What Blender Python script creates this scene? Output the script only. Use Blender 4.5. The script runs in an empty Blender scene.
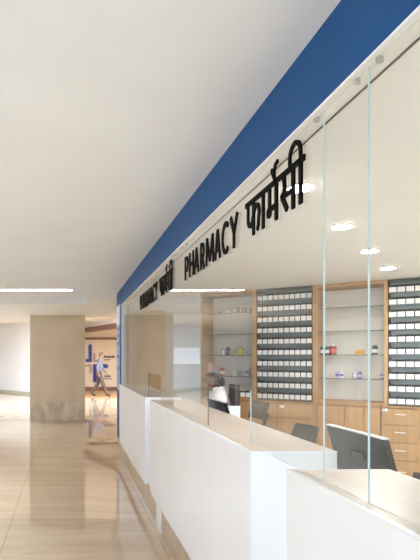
import bpy, bmesh, math, random
from mathutils import Vector, Matrix
random.seed(7)
PI = math.pi
sc = bpy.context.scene
COL = sc.collection

# ------------------------------------------------------------------ camera
F = 540.0                                   # focal length in pixels of the 420x560 frame
VU, VV = 68.0, 358.0                        # where the optical axis meets the frame (shift lens)
CAMZ = 1.5
cd = bpy.data.cameras.new('camera')
cam = bpy.data.objects.new('camera', cd); COL.objects.link(cam)
cam.location = (0, 0, CAMZ); cam.rotation_euler = (PI/2, 0, 0)
cd.sensor_fit = 'AUTO'; cd.sensor_width = 36; cd.lens = F*36/560
cd.shift_x = (210-VU)/560; cd.shift_y = (VV-280)/560
cd.clip_start = .02; cd.clip_end = 200
sc.camera = cam
vs = sc.view_settings
vs.view_transform = 'Standard'; vs.look = 'None'; vs.gamma = 1; vs.exposure = 0.05; vs.use_curve_mapping = False
sc.cycles.use_denoising = True
sc.cycles.max_bounces = 10; sc.cycles.diffuse_bounces = 6; sc.cycles.glossy_bounces = 5
sc.cycles.transparent_max_bounces = 24
sc.cycles.sample_clamp_indirect = 6
sc.cycles.caustics_reflective = False

# ------------------------------------------------------------------ materials
def srgb(r, g, b):
    f = lambda c: (c/12.92 if c <= .04045 else ((c+.055)/1.055)**2.4)
    return (f(r/255), f(g/255), f(b/255), 1)

def pmat(name, c1, c2=None, rough=.5, scale=8, stretch=(1,1,1), detail=4, metal=0, spec=.5, bump=0, fac=(.35,.65), coat=0):
    m = bpy.data.materials.new(name); m.use_nodes = True
    n = m.node_tree.nodes; l = m.node_tree.links
    b = n['Principled BSDF']
    b.inputs['Roughness'].default_value = rough
    b.inputs['Metallic'].default_value = metal
    b.inputs['Specular IOR Level'].default_value = spec
    b.inputs['Coat Weight'].default_value = coat
    tc = n.new('ShaderNodeTexCoord'); mp = n.new('ShaderNodeMapping')
    mp.inputs['Scale'].default_value = stretch
    nz = n.new('ShaderNodeTexNoise'); nz.inputs['Scale'].default_value = scale; nz.inputs['Detail'].default_value = detail
    cr = n.new('ShaderNodeValToRGB')
    cr.color_ramp.elements[0].position = fac[0]; cr.color_ramp.elements[1].position = fac[1]
    cr.color_ramp.elements[0].color = c1; cr.color_ramp.elements[1].color = c2 or c1
    l.new(tc.outputs['Object'], mp.inputs['Vector']); l.new(mp.outputs['Vector'], nz.inputs['Vector'])
    l.new(nz.outputs['Fac'], cr.inputs['Fac']); l.new(cr.outputs['Color'], b.inputs['Base Color'])
    if bump:
        bp = n.new('ShaderNodeBump'); bp.inputs['Strength'].default_value = bump; bp.inputs['Distance'].default_value = .002
        l.new(nz.outputs['Fac'], bp.inputs['Height']); l.new(bp.outputs['Normal'], b.inputs['Normal'])
    return m

def emat(name, col, strength):
    m = bpy.data.materials.new(name); m.use_nodes = True
    n = m.node_tree.nodes; l = m.node_tree.links
    n.remove(n['Principled BSDF'])
    e = n.new('ShaderNodeEmission'); e.inputs['Color'].default_value = col; e.inputs['Strength'].default_value = strength
    l.new(e.outputs[0], n['Material Output'].inputs['Surface'])
    return m

def glassmat(name, tint, base=.022, rough=0.0, rtint=(1,1,1,1)):
    # clear sheet glass: see-through, mirror reflection growing towards grazing angles
    m = bpy.data.materials.new(name); m.use_nodes = True
    n = m.node_tree.nodes; l = m.node_tree.links
    n.remove(n['Principled BSDF'])
    t = n.new('ShaderNodeBsdfTransparent'); t.inputs['Color'].default_value = tint
    g = n.new('ShaderNodeBsdfGlossy'); g.inputs['Roughness'].default_value = rough; g.inputs['Color'].default_value = rtint
    lw = n.new('ShaderNodeLayerWeight'); lw.inputs['Blend'].default_value = .5
    p = n.new('ShaderNodeMath'); p.operation = 'POWER'; p.inputs[1].default_value = 5.6
    ma = n.new('ShaderNodeMath'); ma.operation = 'MULTIPLY_ADD'; ma.inputs[1].default_value = 1-base; ma.inputs[2].default_value = base
    mx = n.new('ShaderNodeMixShader')
    l.new(lw.outputs['Facing'], p.inputs[0]); l.new(p.outputs[0], ma.inputs[0]); l.new(ma.outputs[0], mx.inputs['Fac'])
    l.new(t.outputs[0], mx.inputs[1]); l.new(g.outputs[0], mx.inputs[2])
    l.new(mx.outputs[0], n['Material Output'].inputs['Surface'])
    return m

def floormat():
    m = pmat('polished_marble', srgb(202,178,150), srgb(214,191,164), rough=.015, scale=1.3, stretch=(.5,2.6,1), detail=7, fac=(.3,.7), spec=1.0)
    n = m.node_tree.nodes; l = m.node_tree.links
    b = n['Principled BSDF']
    tc = [x for x in n if x.type == 'TEX_COORD'][0]
    cr = [x for x in n if x.type == 'VALTORGB'][0]
    # fine darker veins
    mp = n.new('ShaderNodeMapping'); mp.inputs['Scale'].default_value = (.7, 4.5, 1)
    nz = n.new('ShaderNodeTexNoise'); nz.inputs['Scale'].default_value = 2.1; nz.inputs['Detail'].default_value = 9; nz.inputs['Distortion'].default_value = .6
    r2 = n.new('ShaderNodeValToRGB')
    r2.color_ramp.elements[0].position = .42; r2.color_ramp.elements[0].color = (.94,.92,.90,1)
    r2.color_ramp.elements[1].position = .58; r2.color_ramp.elements[1].color = (1,1,1,1)
    l.new(tc.outputs['Object'], mp.inputs['Vector']); l.new(mp.outputs['Vector'], nz.inputs['Vector']); l.new(nz.outputs['Fac'], r2.inputs['Fac'])
    br = n.new('ShaderNodeTexBrick'); br.inputs['Scale'].default_value = 1
    br.inputs['Brick Width'].default_value = 1.28; br.inputs['Row Height'].default_value = 1.305
    br.inputs['Mortar Size'].default_value = .006; br.offset = 0
    br.inputs['Color1'].default_value = (1,1,1,1); br.inputs['Color2'].default_value = (.95,.94,.93,1); br.inputs['Mortar'].default_value = (.80,.75,.70,1)
    mpb = n.new('ShaderNodeMapping'); mpb.inputs['Location'].default_value = (.52,-10.25+1.305*7,0)
    l.new(tc.outputs['Object'], mpb.inputs['Vector']); l.new(mpb.outputs['Vector'], br.inputs['Vector'])
    m1 = n.new('ShaderNodeMix'); m1.data_type = 'RGBA'; m1.blend_type = 'MULTIPLY'; m1.inputs['Factor'].default_value = 1
    m2 = n.new('ShaderNodeMix'); m2.data_type = 'RGBA'; m2.blend_type = 'MULTIPLY'; m2.inputs['Factor'].default_value = 1
    l.new(cr.outputs['Color'], m1.inputs['A']); l.new(r2.outputs['Color'], m1.inputs['B'])
    l.new(m1.outputs['Result'], m2.inputs['A']); l.new(br.outputs['Color'], m2.inputs['B'])
    l.new(m2.outputs['Result'], b.inputs['Base Color'])
    return m

M = {}
M['ceiling'] = pmat('ceiling_paint', srgb(232,233,234), srgb(235,236,237), rough=.9, scale=2, spec=.2)
M['wall'] = pmat('white_wall_paint', srgb(236,233,230), srgb(240,237,234), rough=.8, scale=2, spec=.25)
M['farwall'] = pmat('cream_wall_paint', srgb(232,218,196), srgb(236,223,203), rough=.7, scale=2, spec=.25)
M['greywall'] = pmat('grey_wall_paint', srgb(176,174,168), srgb(184,181,174), rough=.8, scale=2, spec=.2)
M['pceil'] = pmat('warm_ceiling_paint', srgb(236,232,226), srgb(238,235,229), rough=.9, scale=2, spec=.2)
M['blue'] = pmat('blue_fascia_paint', srgb(16,76,130), srgb(19,80,134), rough=.5, scale=3, spec=.2)
M['white'] = pmat('white_solid_surface', srgb(238,238,238), srgb(241,241,241), rough=.25, scale=3, spec=.4)
M['stone'] = pmat('beige_counter_stone', srgb(186,171,157), srgb(203,189,176), rough=.32, spec=.35, scale=2.2, stretch=(3,.8,1), detail=7, fac=(.3,.7))
M['floor'] = floormat()
M['oak'] = pmat('light_oak', srgb(172,131,88), srgb(189,149,105), rough=.45, scale=5, stretch=(5,5,.35), detail=6, spec=.35, fac=(.3,.7))
M['oakside'] = pmat('oak_edge', srgb(176,137,93), srgb(191,153,109), rough=.45, scale=6, stretch=(6,6,.4), detail=6, spec=.3, fac=(.3,.7))
M['plinth'] = pmat('beige_plinth_stone', srgb(178,156,130), srgb(200,180,155), rough=.3, scale=3, stretch=(1,3,.5), detail=6)
M['column'] = pmat('beige_column_stone', srgb(204,188,160), srgb(216,201,175), rough=.35, scale=1.6, stretch=(1.6,1,.9), detail=9, fac=(.3,.7))
M['columnlow'] = pmat('pale_veined_stone', srgb(194,177,150), srgb(226,215,198), rough=.3, scale=2.5, stretch=(1.6,1,.8), detail=12, fac=(.40,.66))
M['brown'] = pmat('brown_wood_trim', srgb(120,84,62), srgb(140,100,74), rough=.5, scale=4, stretch=(1,6,6))
M['matwood'] = pmat('honey_brown_floor_strip', srgb(196,150,104), srgb(208,163,116), rough=.4, scale=3, stretch=(.6,6,1))
M['green'] = pmat('grey_green_skirting', srgb(168,170,146), srgb(180,181,158), rough=.5)
M['black'] = pmat('black_letter_lacquer', srgb(14,12,11), srgb(17,15,14), rough=.6, spec=.06, scale=20)
M['plastic'] = pmat('black_gloss_plastic', srgb(22,23,25), srgb(27,28,31), rough=.2, scale=12, spec=.12)
M['plasticm'] = pmat('dark_matte_plastic', srgb(48,49,52), srgb(56,57,60), rough=.5, scale=30)
M['paleedge'] = pmat('pale_frame_and_highlight', srgb(205,200,194), srgb(212,207,201), rough=.35, scale=30)
M['mesh'] = pmat('dark_grey_chair_mesh', srgb(42,40,38), srgb(56,53,50), rough=.75, scale=160, detail=1)
M['leather'] = pmat('dark_brown_upholstery', srgb(70,56,54), srgb(82,66,62), rough=.5, scale=40)
M['steel'] = pmat('brushed_steel', srgb(198,196,192), srgb(212,210,206), rough=.28, metal=.9, scale=40)
M['handle'] = pmat('pale_handle_metal', srgb(224,214,198), srgb(230,221,206), rough=.35, metal=.2, scale=30)
M['teal'] = pmat('teal_grey_shelf_lip', srgb(80,92,93), srgb(93,105,105), rough=.45, scale=6, stretch=(1,1,4))
M['rackback'] = pmat('dark_rack_interior', srgb(58,62,62), srgb(66,70,70), rough=.6, scale=10)
M['bin'] = pmat('charcoal_bin_plastic', srgb(52,54,55), srgb(62,64,64), rough=.4, scale=30)
M['label'] = pmat('white_bin_label', srgb(236,230,224), srgb(243,238,233), rough=.5, scale=60)
M['binstuff'] = pmat('dark_packaging', srgb(30,30,32), srgb(60,58,58), rough=.5, scale=40)
M['bayback'] = pmat('cream_shelf_back', srgb(242,238,230), srgb(244,240,233), rough=.6, scale=3)
M['groove'] = pmat('dark_groove_strip', srgb(70,62,54), srgb(78,70,61), rough=.5)
M['frame'] = pmat('pale_blue_grey_frame', srgb(204,212,220), srgb(210,217,224), rough=.35)
M['sticker'] = pmat('white_paper_tag', srgb(240,235,234), srgb(244,240,239), rough=.6)
M['stickerink'] = pmat('violet_tag_print', srgb(150,130,160), srgb(160,140,168), rough=.6)
M['logoblue'] = pmat('royal_blue_sign', srgb(16,34,128), srgb(19,38,135), rough=.4)
M['logogrey'] = pmat('taupe_grey_sign', srgb(168,150,132), srgb(174,157,139), rough=.4)
M['ink'] = pmat('dark_violet_ink', srgb(46,36,66), srgb(50,40,70), rough=.5)
M['inkred'] = pmat('red_brown_ink', srgb(150,90,74), srgb(154,95,78), rough=.5)
M['signwhite'] = pmat('lavender_white_sign', srgb(214,220,232), srgb(220,225,236), rough=.4)
M['signblue'] = pmat('grey_blue_sign', srgb(136,154,190), srgb(143,161,196), rough=.4)
M['board'] = pmat('white_board_surface', srgb(232,232,230), srgb(236,236,234), rough=.3)
M['skin'] = pmat('brown_skin', srgb(160,112,84), srgb(168,119,90), rough=.5, scale=20)
M['hair'] = pmat('dark_brown_hair', srgb(40,28,24), srgb(58,42,35), rough=.5, scale=60, stretch=(6,6,1))
M['coat'] = pmat('white_coat_cloth', srgb(236,228,226), srgb(243,237,235), rough=.85, scale=18, bump=.2)
M['shirt'] = pmat('grey_blue_shirt_cloth', srgb(112,114,130), srgb(124,126,141), rough=.85, scale=18)
M['trousers'] = pmat('dark_brown_trouser_cloth', srgb(80,66,60), srgb(92,77,69), rough=.85, scale=18)
M['navy'] = pmat('dark_skirt_cloth', srgb(58,48,56), srgb(66,55,63), rough=.85, scale=18)
M['shoe'] = pmat('black_shoe_leather', srgb(34,28,26), srgb(42,36,33), rough=.4)
M['shoew'] = pmat('pale_sole', srgb(210,200,190), srgb(215,206,197), rough=.6)
M['eye'] = pmat('dark_eye', srgb(20,16,15), srgb(24,20,18), rough=.2)
M['glass'] = glassmat('clear_sheet_glass', (.975,.985,.98,1))
M['shelfglass'] = glassmat('shelf_glass', (.94,.965,.95,1), base=.05)
M['edge'] = pmat('pale_aqua_glass_edge', srgb(206,224,222), srgb(212,229,227), rough=.2, scale=20)  # pale tone stands in for light scattered in the cut edges
M['edgedark'] = pmat('dark_glass_edge', srgb(96,94,90), srgb(104,102,98), rough=.25, scale=20)
M['shelfedge'] = pmat('green_grey_shelf_edge', srgb(92,96,88), srgb(100,104,96), rough=.25, scale=20)
M['lamp'] = emat('warm_white_lamp', (1,.95,.87,1), 300)
M['lobbyunseen'] = emat('lobby_unseen_lamp', (.57,.75,1,1), 10)  # for added lobby lamps out of view and the one mirrored in the glass
M['pharmfill'] = emat('pharmacy_fill_lamp', (.58,.77,1,1), 66)  # for the added pharmacy panels out of view
M['hallfillstrong'] = emat('hall_bright_fill', (.78,.88,1,1), 330)  # stronger one, for the added hall lamp behind the pier
M['hallfill'] = emat('hall_fill_lamp', (.64,.80,1,1), 160)  # for the added hall lamps left of the column
M['lobbylamp'] = emat('linear_lamp', (1,.95,.88,1), 26)

def colmat(name, rgb, rough=.4):
    if name not in M:
        r, g, b = rgb
        M[name] = pmat(name, srgb(r,g,b), srgb(min(r+8,255),min(g+8,255),min(b+8,255)), rough=rough, scale=25)
    return M[name]

# ------------------------------------------------------------------ mesh helpers
def link(o, parent=None):
    COL.objects.link(o)
    if parent: o.parent = parent
    return o

def props(o, label=None, cat=None, group=None, kind=None):
    if label: o['label'] = label
    if cat: o['category'] = cat
    if group: o['group'] = group
    if kind: o['kind'] = kind
    return o

def thing(name, label, cat, loc=(0,0,0), rz=0, group=None):
    o = bpy.data.objects.new(name, None); o.empty_display_size = .05
    link(o); o.location = loc; o.rotation_euler = (0,0,rz)
    return props(o, label, cat, group)

def obj(name, bm, mat, parent=None, smooth=False, loc=None, rz=0):
    me = bpy.data.meshes.new(name)
    bmesh.ops.recalc_face_normals(bm, faces=bm.faces)
    bm.to_mesh(me); bm.free()
    for m in (mat if isinstance(mat, (list, tuple)) else [mat]): me.materials.append(m)
    if smooth:
        for p in me.polygons: p.use_smooth = True
    o = bpy.data.objects.new(name, me)
    link(o, parent)
    if loc is not None: o.location = loc
    o.rotation_euler = (0,0,rz)
    return o

def box(bm, x0, x1, y0, y1, z0, z1, bev=0, seg=2, mi=0):
    r = bmesh.ops.create_cube(bm, size=1)
    vs_ = r['verts']
    for v in vs_:
        v.co = Vector(((x0+x1)/2 + v.co.x*(x1-x0), (y0+y1)/2 + v.co.y*(y1-y0), (z0+z1)/2 + v.co.z*(z1-z0)))
    fs = set(f for v in vs_ for f in v.link_faces)
    for f in fs: f.material_index = mi
    if bev:
        es = list(set(e for v in vs_ for e in v.link_edges))
        bmesh.ops.bevel(bm, geom=es, offset=bev, segments=seg, affect='EDGES', profile=.5)
    return bm

def bx(*a, **k): return box(bmesh.new(), *a, **k)

def prism(bm, pts, axis_fn, d0, d1):
    """pts: 2D outline; axis_fn(a, b, d) -> Vector"""
    v0 = [bm.verts.new(axis_fn(a,b,d0)) for a,b in pts]
    v1 = [bm.verts.new(axis_fn(a,b,d1)) for a,b in pts]
    n = len(pts)
    bm.faces.new(v0); bm.faces.new(list(reversed(v1)))
    for i in range(n):
        j = (i+1) % n
        bm.faces.new((v0[i], v1[i], v1[j], v0[j]))
    return bm

def lathe(bm, prof, cx=0, cy=0, n=20, z0=0):
    rings = []
    for r, z in prof:
        rings.append([bm.verts.new((cx+r*math.cos(2*PI*k/n), cy+r*math.sin(2*PI*k/n), z0+z)) for k in range(n)])
    for a, b in zip(rings, rings[1:]):
        for k in range(n):
            bm.faces.new((a[k], a[(k+1)%n], b[(k+1)%n], b[k]))
    bm.faces.new(list(reversed(rings[0]))); bm.faces.new(rings[-1])
    return bm

def tube(bm, pts, r, n=8):
    pts = [Vector(p) for p in pts]
    rings = []
    for i, p in enumerate(pts):
        t = (pts[min(i+1,len(pts)-1)] - pts[max(i-1,0)]).normalized()
        up = Vector((0,0,1)) if abs(t.z) < .9 else Vector((1,0,0))
        a = t.cross(up).normalized(); b = t.cross(a)
        rr = r[i] if isinstance(r, (list,tuple)) else r
        rings.append([bm.verts.new(p + a*rr*math.cos(2*PI*k/n) + b*rr*math.sin(2*PI*k/n)) for k in range(n)])
    for a, b in zip(rings, rings[1:]):
        for k in range(n): bm.faces.new((a[k], a[(k+1)%n], b[(k+1)%n], b[k]))
    bm.faces.new(list(reversed(rings[0]))); bm.faces.new(rings[-1])
    return bm

def struct(name, bm, mat, parent=None, **k):
    o = obj(name, bm, mat, parent, **k)
    if parent is None: o['kind'] = 'structure'
    return o

# ------------------------------------------------------------------ key measures (metres)
H = 2.522            # lobby ceiling
XF = .76             # counter front
XG = .805             # glass
ZS = 2.278           # underside of blue fascia / pharmacy ceiling
HC = 1.112           # counter height
HB = .254            # counter underside
YE = 8.6             # far end of the shopfront
Yg = lambda u, X=XG: F*X/(u-VU)

# the back wall of the pharmacy runs at an angle: local frame (t along, y into the wall, z up)
A = Vector((1.608, 6.53, 0)); D = Vector((.7977, -.6030, 0)); NV = Vector((.6030, .7977, 0))
RZ = math.atan2(D.y, D.x)
def W(t, y=0, z=0): return A + D*t + NV*y + Vector((0,0,z))
def T(u, y=0):
    k = (u-VU)/F
    c = NV.dot(A) + y
    Y = c/(NV.x*k + NV.y); P = Vector((Y*k, Y, 0))
    return (P-A).dot(D)
def SC(u, y=0):
    k = (u-VU)/F
    return F/((NV.dot(A)+y)/(NV.x*k+NV.y))
def ZV(u, v, y=0): return CAMZ + (VV-v)/SC(u, y)

# ------------------------------------------------------------------ setting
struct('floor', bx(-9.2, 9, -3, 33, -.1, 0), M['floor'])
bm = bmesh.new()
box(bm, -6, .8, -3, 9.2, H, H+.3); box(bm, -9, .9, 9.2, 10.2, H+.17, H+.3)
box(bm, .34, 4.2, 9.2, 10.2, H, H+.17); box(bm, .8, 4.2, YE+.6, 9.2, H, H+.3); box(bm, -9, 4.2, 10.2, 13.4, H, H+.3)
struct('ceiling', bm, M['ceiling'])
bm = bmesh.new(); box(bm, -12, 6, 13.4, 33, 3.0, 3.2); box(bm, -12, 6, 13.36, 13.4, H, 3.2)
struct('ceiling_far', bm, M['wall'])
# far hall walls
o = bmesh.new()
p0, p1 = Vector((-9.2, 31.63)), Vector((-.6, 20.95))
def quadwall(bm, p0, p1, th, z0, z1):
    d = (p1-p0).normalized(); nrm = Vector((-d.y, d.x))
    pts = [p0, p1, p1+nrm*th, p0+nrm*th]
    return prism(bm, [(p.x,p.y) for p in pts], lambda a,b,z: Vector((a,b,z)), z0, z1)
struct('wall_left', quadwall(bmesh.new(), p0, p1, .2, 0, 3.0), M['wall'])
off = Vector((-.03,-.03))
struct('baseboard_left', quadwall(bmesh.new(), p0+off, p1+off, .03, 0, .1), M['green'])
struct('wall_far_left', bx(-9.2, -9, 3, 32, 0, 3.0), M['wall'])
struct('wall_back', bx(-.6, 5.2, 24.5, 24.7, 0, 3.0), M['farwall'])
struct('baseboard_back', bx(-.6, 4.2, 24.46, 24.5, 0, .19), M['brown'])
struct('trim_1', bx(-.6, 4.2, 24.42, 24.5, 2.33, 2.43), M['brown'])
bm = quadwall(bmesh.new(), Vector((.2,25.2)), Vector((3.2,16.5)), .25, 2.70, 3.0)
struct('ceiling_bulkhead', bm, M['ceiling'])
struct('trim_2', quadwall(bmesh.new(), Vector((.17,25.2)), Vector((3.17,16.5)), .31, 2.64, 2.82), M['brown'])
struct('wall_right', bx(4.2, 4.4, 9.4, 24.6, 0, 3.0), M['farwall'])
struct('floor_strip', bx(-.6, 4.2, 20.25, 24.46, 0, .008), M['matwood'])
# pharmacy shell
struct('wall_end', bx(.86, 4.4, 9.2, 9.4, 0, H), M['greywall'])
bm = bmesh.new(); box(bm, .862, 5.2, -2, 9.2, ZS, ZS+.12)
struct('ceiling_pharmacy', bm, M['pceil'])
struct('wall_side', bx(4.9, 5.1, -2, 6.0, 0, ZS), M['wall'])
struct('wall_front', bx(.86, 4.9, -2.2, -2, 0, ZS), M['wall'])
bm = bmesh.new(); prism(bm, [tuple(W(-.02,.40).xy), tuple(W(3.6,.40).xy), tuple(W(3.6,.5).xy), tuple(W(-.02,.5).xy)], lambda a,b,z: Vector((a,b,z)), 0, ZS)
struct('wall_slant', bm, M['wall'])
# blue fascia and its white soffit, dark strip painting the shade of the ceiling groove
struct('fascia', bx(.78, .9, -2.2, YE, ZS+.005, H), M['blue'])
struct('trim_3', bx(.7795, .797, -2.2, 8.0, ZS-.003, ZS+.005), M['white'])
struct('trim_4', bx(.797, .8615, -2.2, 8.0, ZS, ZS+.005), M['pceil'])
struct('trim_8', bx(.851, .856, -2.2, 8.0, ZS-.004, ZS), M['groove'])  # dark colour stands for groove shade, no real channel
# end pier
struct('pier', bx(.78, .9, 7.99, YE, .27, ZS+.004), M['blue'])
struct('trim_5', bx(.79, .845, 7.90, 7.99, HC, ZS-.004), M['frame'])
# stone plinth under counters
struct('baseboard_plinth', bx(.80, 1.0, -1.0, YE-.02, 0, HB-.002), M['plinth'])
struct('baseboard_panel', bx(.796, .80, 4.62, 4.86, 0, HB-.004), M['white'])
# lobby column
bm = bmesh.new(); box(bm, -.905, .405, 12.86, 13.6, .47, H)
for z in (1.715,):
    pass
cobj = struct('column', bm, M['column'])
struct('column_base', bx(-.905, .405, 12.858, 13.6, 0, .466), M['columnlow'])
struct('trim_6', bx(-.907, .407, 12.862, 13.59, .463, .472), M['plinth'])
struct('trim_7', bx(-.86, .407, 12.856, 12.87, 1.712, 1.722), M['plinth'])

# ------------------------------------------------------------------ shopfront glass
def glass_panel(n, y0, y1, opening=None):
    ztop = ZS-.001
    x0, x1 = XG-.0025, XG+.0025
    g = .002
    bm = bmesh.new()
    fn = lambda a,b,x: Vector((x,a,b))
    if opening:
        a0, a1, zt = opening
        pts = [(y0+g,HC+.001),(a0,HC+.001),(a0,zt),(a1,zt),(a1,HC+.001),(y1-g,HC+.001),(y1-g,ztop),(y0+g,ztop)]
    else:
        pts = [(y0+g,HC+.001),(y1-g,HC+.001),(y1-g,ztop),(y0+g,ztop)]
    prism(bm, pts, fn, x0, x1)
    w = struct('window_%d' % n, bm, M['glass'])
    if n < 4: obj('glass_edge', bx(x0-.0003, x1+.0003, y0+g-.0015, y0+g-.0002, HC+.001, ztop), M['edge'], w)
    if opening:
        obj('opening_edge', bx(x0-.0003, x1+.0003, a1-.002, a1-.0002, HC+.001, zt), M['edgedark'], w)
        if n < 4: obj('opening_edge', bx(x0-.0003, x1+.0003, a0+.0002, a0+.001, HC+.001, zt), M['edge'], w)
    L = y1-y0
    for yy in ((y0+.05, y1-.05) if L > .6 else (y0+.06,)):
        b = bmesh.new(); box(b, x0-.005, x1+.005, yy-.005, yy+.005, ZS-.017, ZS-.001, bev=.0015)
        lathe(b, [(.003,0),(.003,.01)], XG-.0085, yy, 10, ZS-.014)
        obj('clip', b, M['steel'], w)
    return w
ja, jb = Yg(369.2), Yg(324.3)
glass_panel(1, -.9, ja)
glass_panel(2, ja, jb)
glass_panel(3, jb, 3.705, (Yg(250.8), Yg(208.2), 1.355))
glass_panel(4, 3.705, 3.96)
glass_panel(5, 3.96, 5.99, (4.67, Yg(148.7), 1.355))
glass_panel(6, 5.99, 6.25)
glass_panel(7, 6.25, 7.90)

# ------------------------------------------------------------------ lettering
def stroke(bm, pts, w, m, d0, d1):
    """thick polyline in (s, z), mapped by m(s, z, depth); mitred"""
    P = [Vector(p) for p in pts]
    L_, R_ = [], []
    for i, p in enumerate(P):
        if i == 0: t = (P[1]-p).normalized(); k = 1
        elif i == len(P)-1: t = (p-P[i-1]).normalized(); k = 1
        else:
            a = (p-P[i-1]).normalized(); b = (P[i+1]-p).normalized(); t = (a+b).normalized(); k = 1/max(.45, t.dot(b))
        nrm = Vector((-t.y, t.x))*(w/2*k)
        L_.append(p+nrm); R_.append(p-nrm)
    for i in range(len(P)-1):
        q = [L_[i], L_[i+1], R_[i+1], R_[i]]
        va = [bm.verts.new(m(x.x, x.y, d0)) for x in q]; vb = [bm.verts.new(m(x.x, x.y, d1)) for x in q]
        bm.faces.new(va); bm.faces.new(list(reversed(vb)))
        for j in range(4): bm.faces.new((va[j], vb[j], vb[(j+1)%4], va[(j+1)%4]))
def arc(cx, cy, rx, ry, a0, a1, n=14):
    return [(cx+rx*math.cos(math.radians(a0+(a1-a0)*i/n)), cy+ry*math.sin(math.radians(a0+(a1-a0)*i/n))) for i in range(n+1)]
CH = .165
def latin(ch, w, h=CH, k=.025):
    e = k/2
    if ch == 'P':
        r = h*.27
        return [[(e,0),(e,h)], [(e,h-e),(w-r,h-e)]+arc(w-r-e,h-e-r,r,r,90,-90)[1:]+[(e,h-e-2*r)]]
    if ch == 'H': return [[(e,0),(e,h)], [(w-e,0),(w-e,h)], [(e,h*.5),(w-e,h*.5)]]
    if ch == 'A': return [[(e*.9,0),(w/2,h-e*.3)], [(w-e*.9,0),(w/2,h-e*.3)], [(w*.22,h*.3),(w*.78,h*.3)]]
    if ch == 'R':
        r = h*.26
        return [[(e,0),(e,h)], [(e,h-e),(w-r-e*1.5,h-e)]+arc(w-r-e*1.5,h-e-r,r,r,90,-90)[1:]+[(e,h-e-2*r)], [(w*.48,h-e-2*r),(w-e*.6,0)]]
    if ch == 'M': return [[(e,0),(e*2.3,h)], [(e*2.3,h-e*.5),(w/2,h*.12)], [(w/2,h*.12),(w-e*2.3,h-e*.5)], [(w-e*2.3,h),(w-e,0)]]
    if ch == 'C': return [arc(w*.56, h/2, w*.56-e, h/2-e*.6, 48, 312, 22)]
    if ch == 'Y': return [[(e*.8,h),(w/2,h*.46)], [(w-e*.8,h),(w/2,h*.46)], [(w/2,h*.5),(w/2,0)]]
LET = [('P',3.845,3.742),('H',3.705,3.58),('A',3.565,3.434),('R',3.393,3.295),('M',3.262,3.08),('A',3.065,2.945),('C',2.92,2.795),('Y',2.772,2.645)]
def sign(dy, label):
    y_left = 3.845*.957+dy; zb = 2.028
    root = thing('pharmacy_sign', label, 'sign', (XG-.004, y_left, zb), 0)
    dep = (-.008, -.0003)
    mp = lambda s,z,d: Vector((d, -s*.957, z*.957))
    for ch, ya, yb in LET:
        bm = bmesh.new(); w = ya-yb; s0 = 3.845-ya
        for st in latin(ch, w): stroke(bm, [(s0+a,b) for a,b in st], .025, mp, *dep)
        obj('letter', bm, M['black'], root)
    s0 = 3.845-2.514
    V, Hh = .024, .022            # stroke weights
    zt = .156
    def dev(strokes):
        bm = bmesh.new()
        for pts, w in strokes: stroke(bm, [(s0-.003+a*.965,b) for a,b in pts], w, mp, *dep)
        obj('letter', bm, M['black'], root)
    fz = .100
    dev([([(-.012,zt),(.272,zt)],Hh),
         ([(.098,zt),(.098,0.0)],V),
         ([(.022,zt)]+[(.022,.10)]+arc(.055,.085,.033,.035,180,350,10)+[(.098,.088)],.021),
         ([(.098,.098)]+arc(.138,.088,.034,.036,150,-35,12)+[(.160,.03),(.146,.012)],.021),
         ([(.222,zt),(.222,0)],V)])
    dev([([(.272,zt),(.405,zt)],Hh),
         ([(.372,zt),(.372,0)],V),
         ([(.298,zt),(.298,.062)],.022),
         (arc(.291,.048,.016,.016,70,430,14),.013),
         ([(.306,.058),(.372,.062)],.021),
         ([(.374,.150),(.347,.178),(.320,.217)],.016),
         ([(.352,.168),(.349,.203),(.362,.224),(.388,.231)],.015)])
    dev([([(.405,zt),(.640,zt)],Hh),
         ([(.540,zt),(.540,0)],V), ([(.606,zt),(.606,0)],V),
         ([(.455,zt),(.455,.120)]+arc(.437,.105,.020,.028,40,-60,8)+[(.424,.070)],.021),
         ([(.424,.072),(.540,.072)],.019),
         ([(.432,.075),(.482,.012)],.022),
         ([(.510,zt),(.508,.19)]+arc(.556,.19,.049,.046,172,0,14)+[(.606,zt)],.018)])
    return root
sign(0, 'black bilingual pharmacy lettering on the glass above the middle counter')
sign(2.29, 'smaller faint looking bilingual pharmacy lettering on the glass near the blue pier')

# ------------------------------------------------------------------ counters
def counter(y0, y1, label):
    r = thing('service_counter', label, 'counter', (XF, y0, HB), 0)
    L = y1-y0; hh = HC-HB
    b = bmesh.new(); box(b, 0, .36, 0, L, 0, hh-.006, bev=.003)
    obj('body', b, M['white'], r)
    obj('stone_top', bx(.012, .352, .012, L-.012, hh-.0065, hh), M['stone'], r)
    b = bmesh.new(); box(b, .0, .012, .0, L, hh-.0062, hh); box(b, .352, .36, 0, L, hh-.0062, hh); box(b, .012, .352, 0, .012, hh-.0062, hh); box(b, .012, .352, L-.012, L, hh-.0062, hh)
    obj('top_edging', b, M['white'], r)
    return r
counter(-.9, 1.883, 'white service counter with beige stone top, cut off by the right frame edge')
counter(2.245, 5.0, 'white service counter with stone top, its blank white end facing the viewer')
counter(5.335, 7.985, 'farthest white service counter with beige stone top, ending at the blue pier')

def desk(y0, y1, label):
    r = thing('staff_desk', label, 'desk', (1.125, y0, 0), 0)
    L = y1-y0
    obj('desktop', bx(0, .33, 0, L, .72, .75, bev=.003), M['white'], r)
    for yy in (.02, L-.05): obj('side_panel', bx(.01, .06, yy, yy+.03, 0, .72), M['white'], r)
    obj('modesty_panel', bx(.02, .04, .05, L-.05, .25, .72), M['white'], r)
desk(-.6, 1.9, 'white staff desk behind the counter cut off by the right edge')
desk(2.3, 4.58, 'white staff desk behind the counter with the blank end facing the viewer')
desk(6.1, 7.9, 'white staff desk behind the farthest counter')

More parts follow.
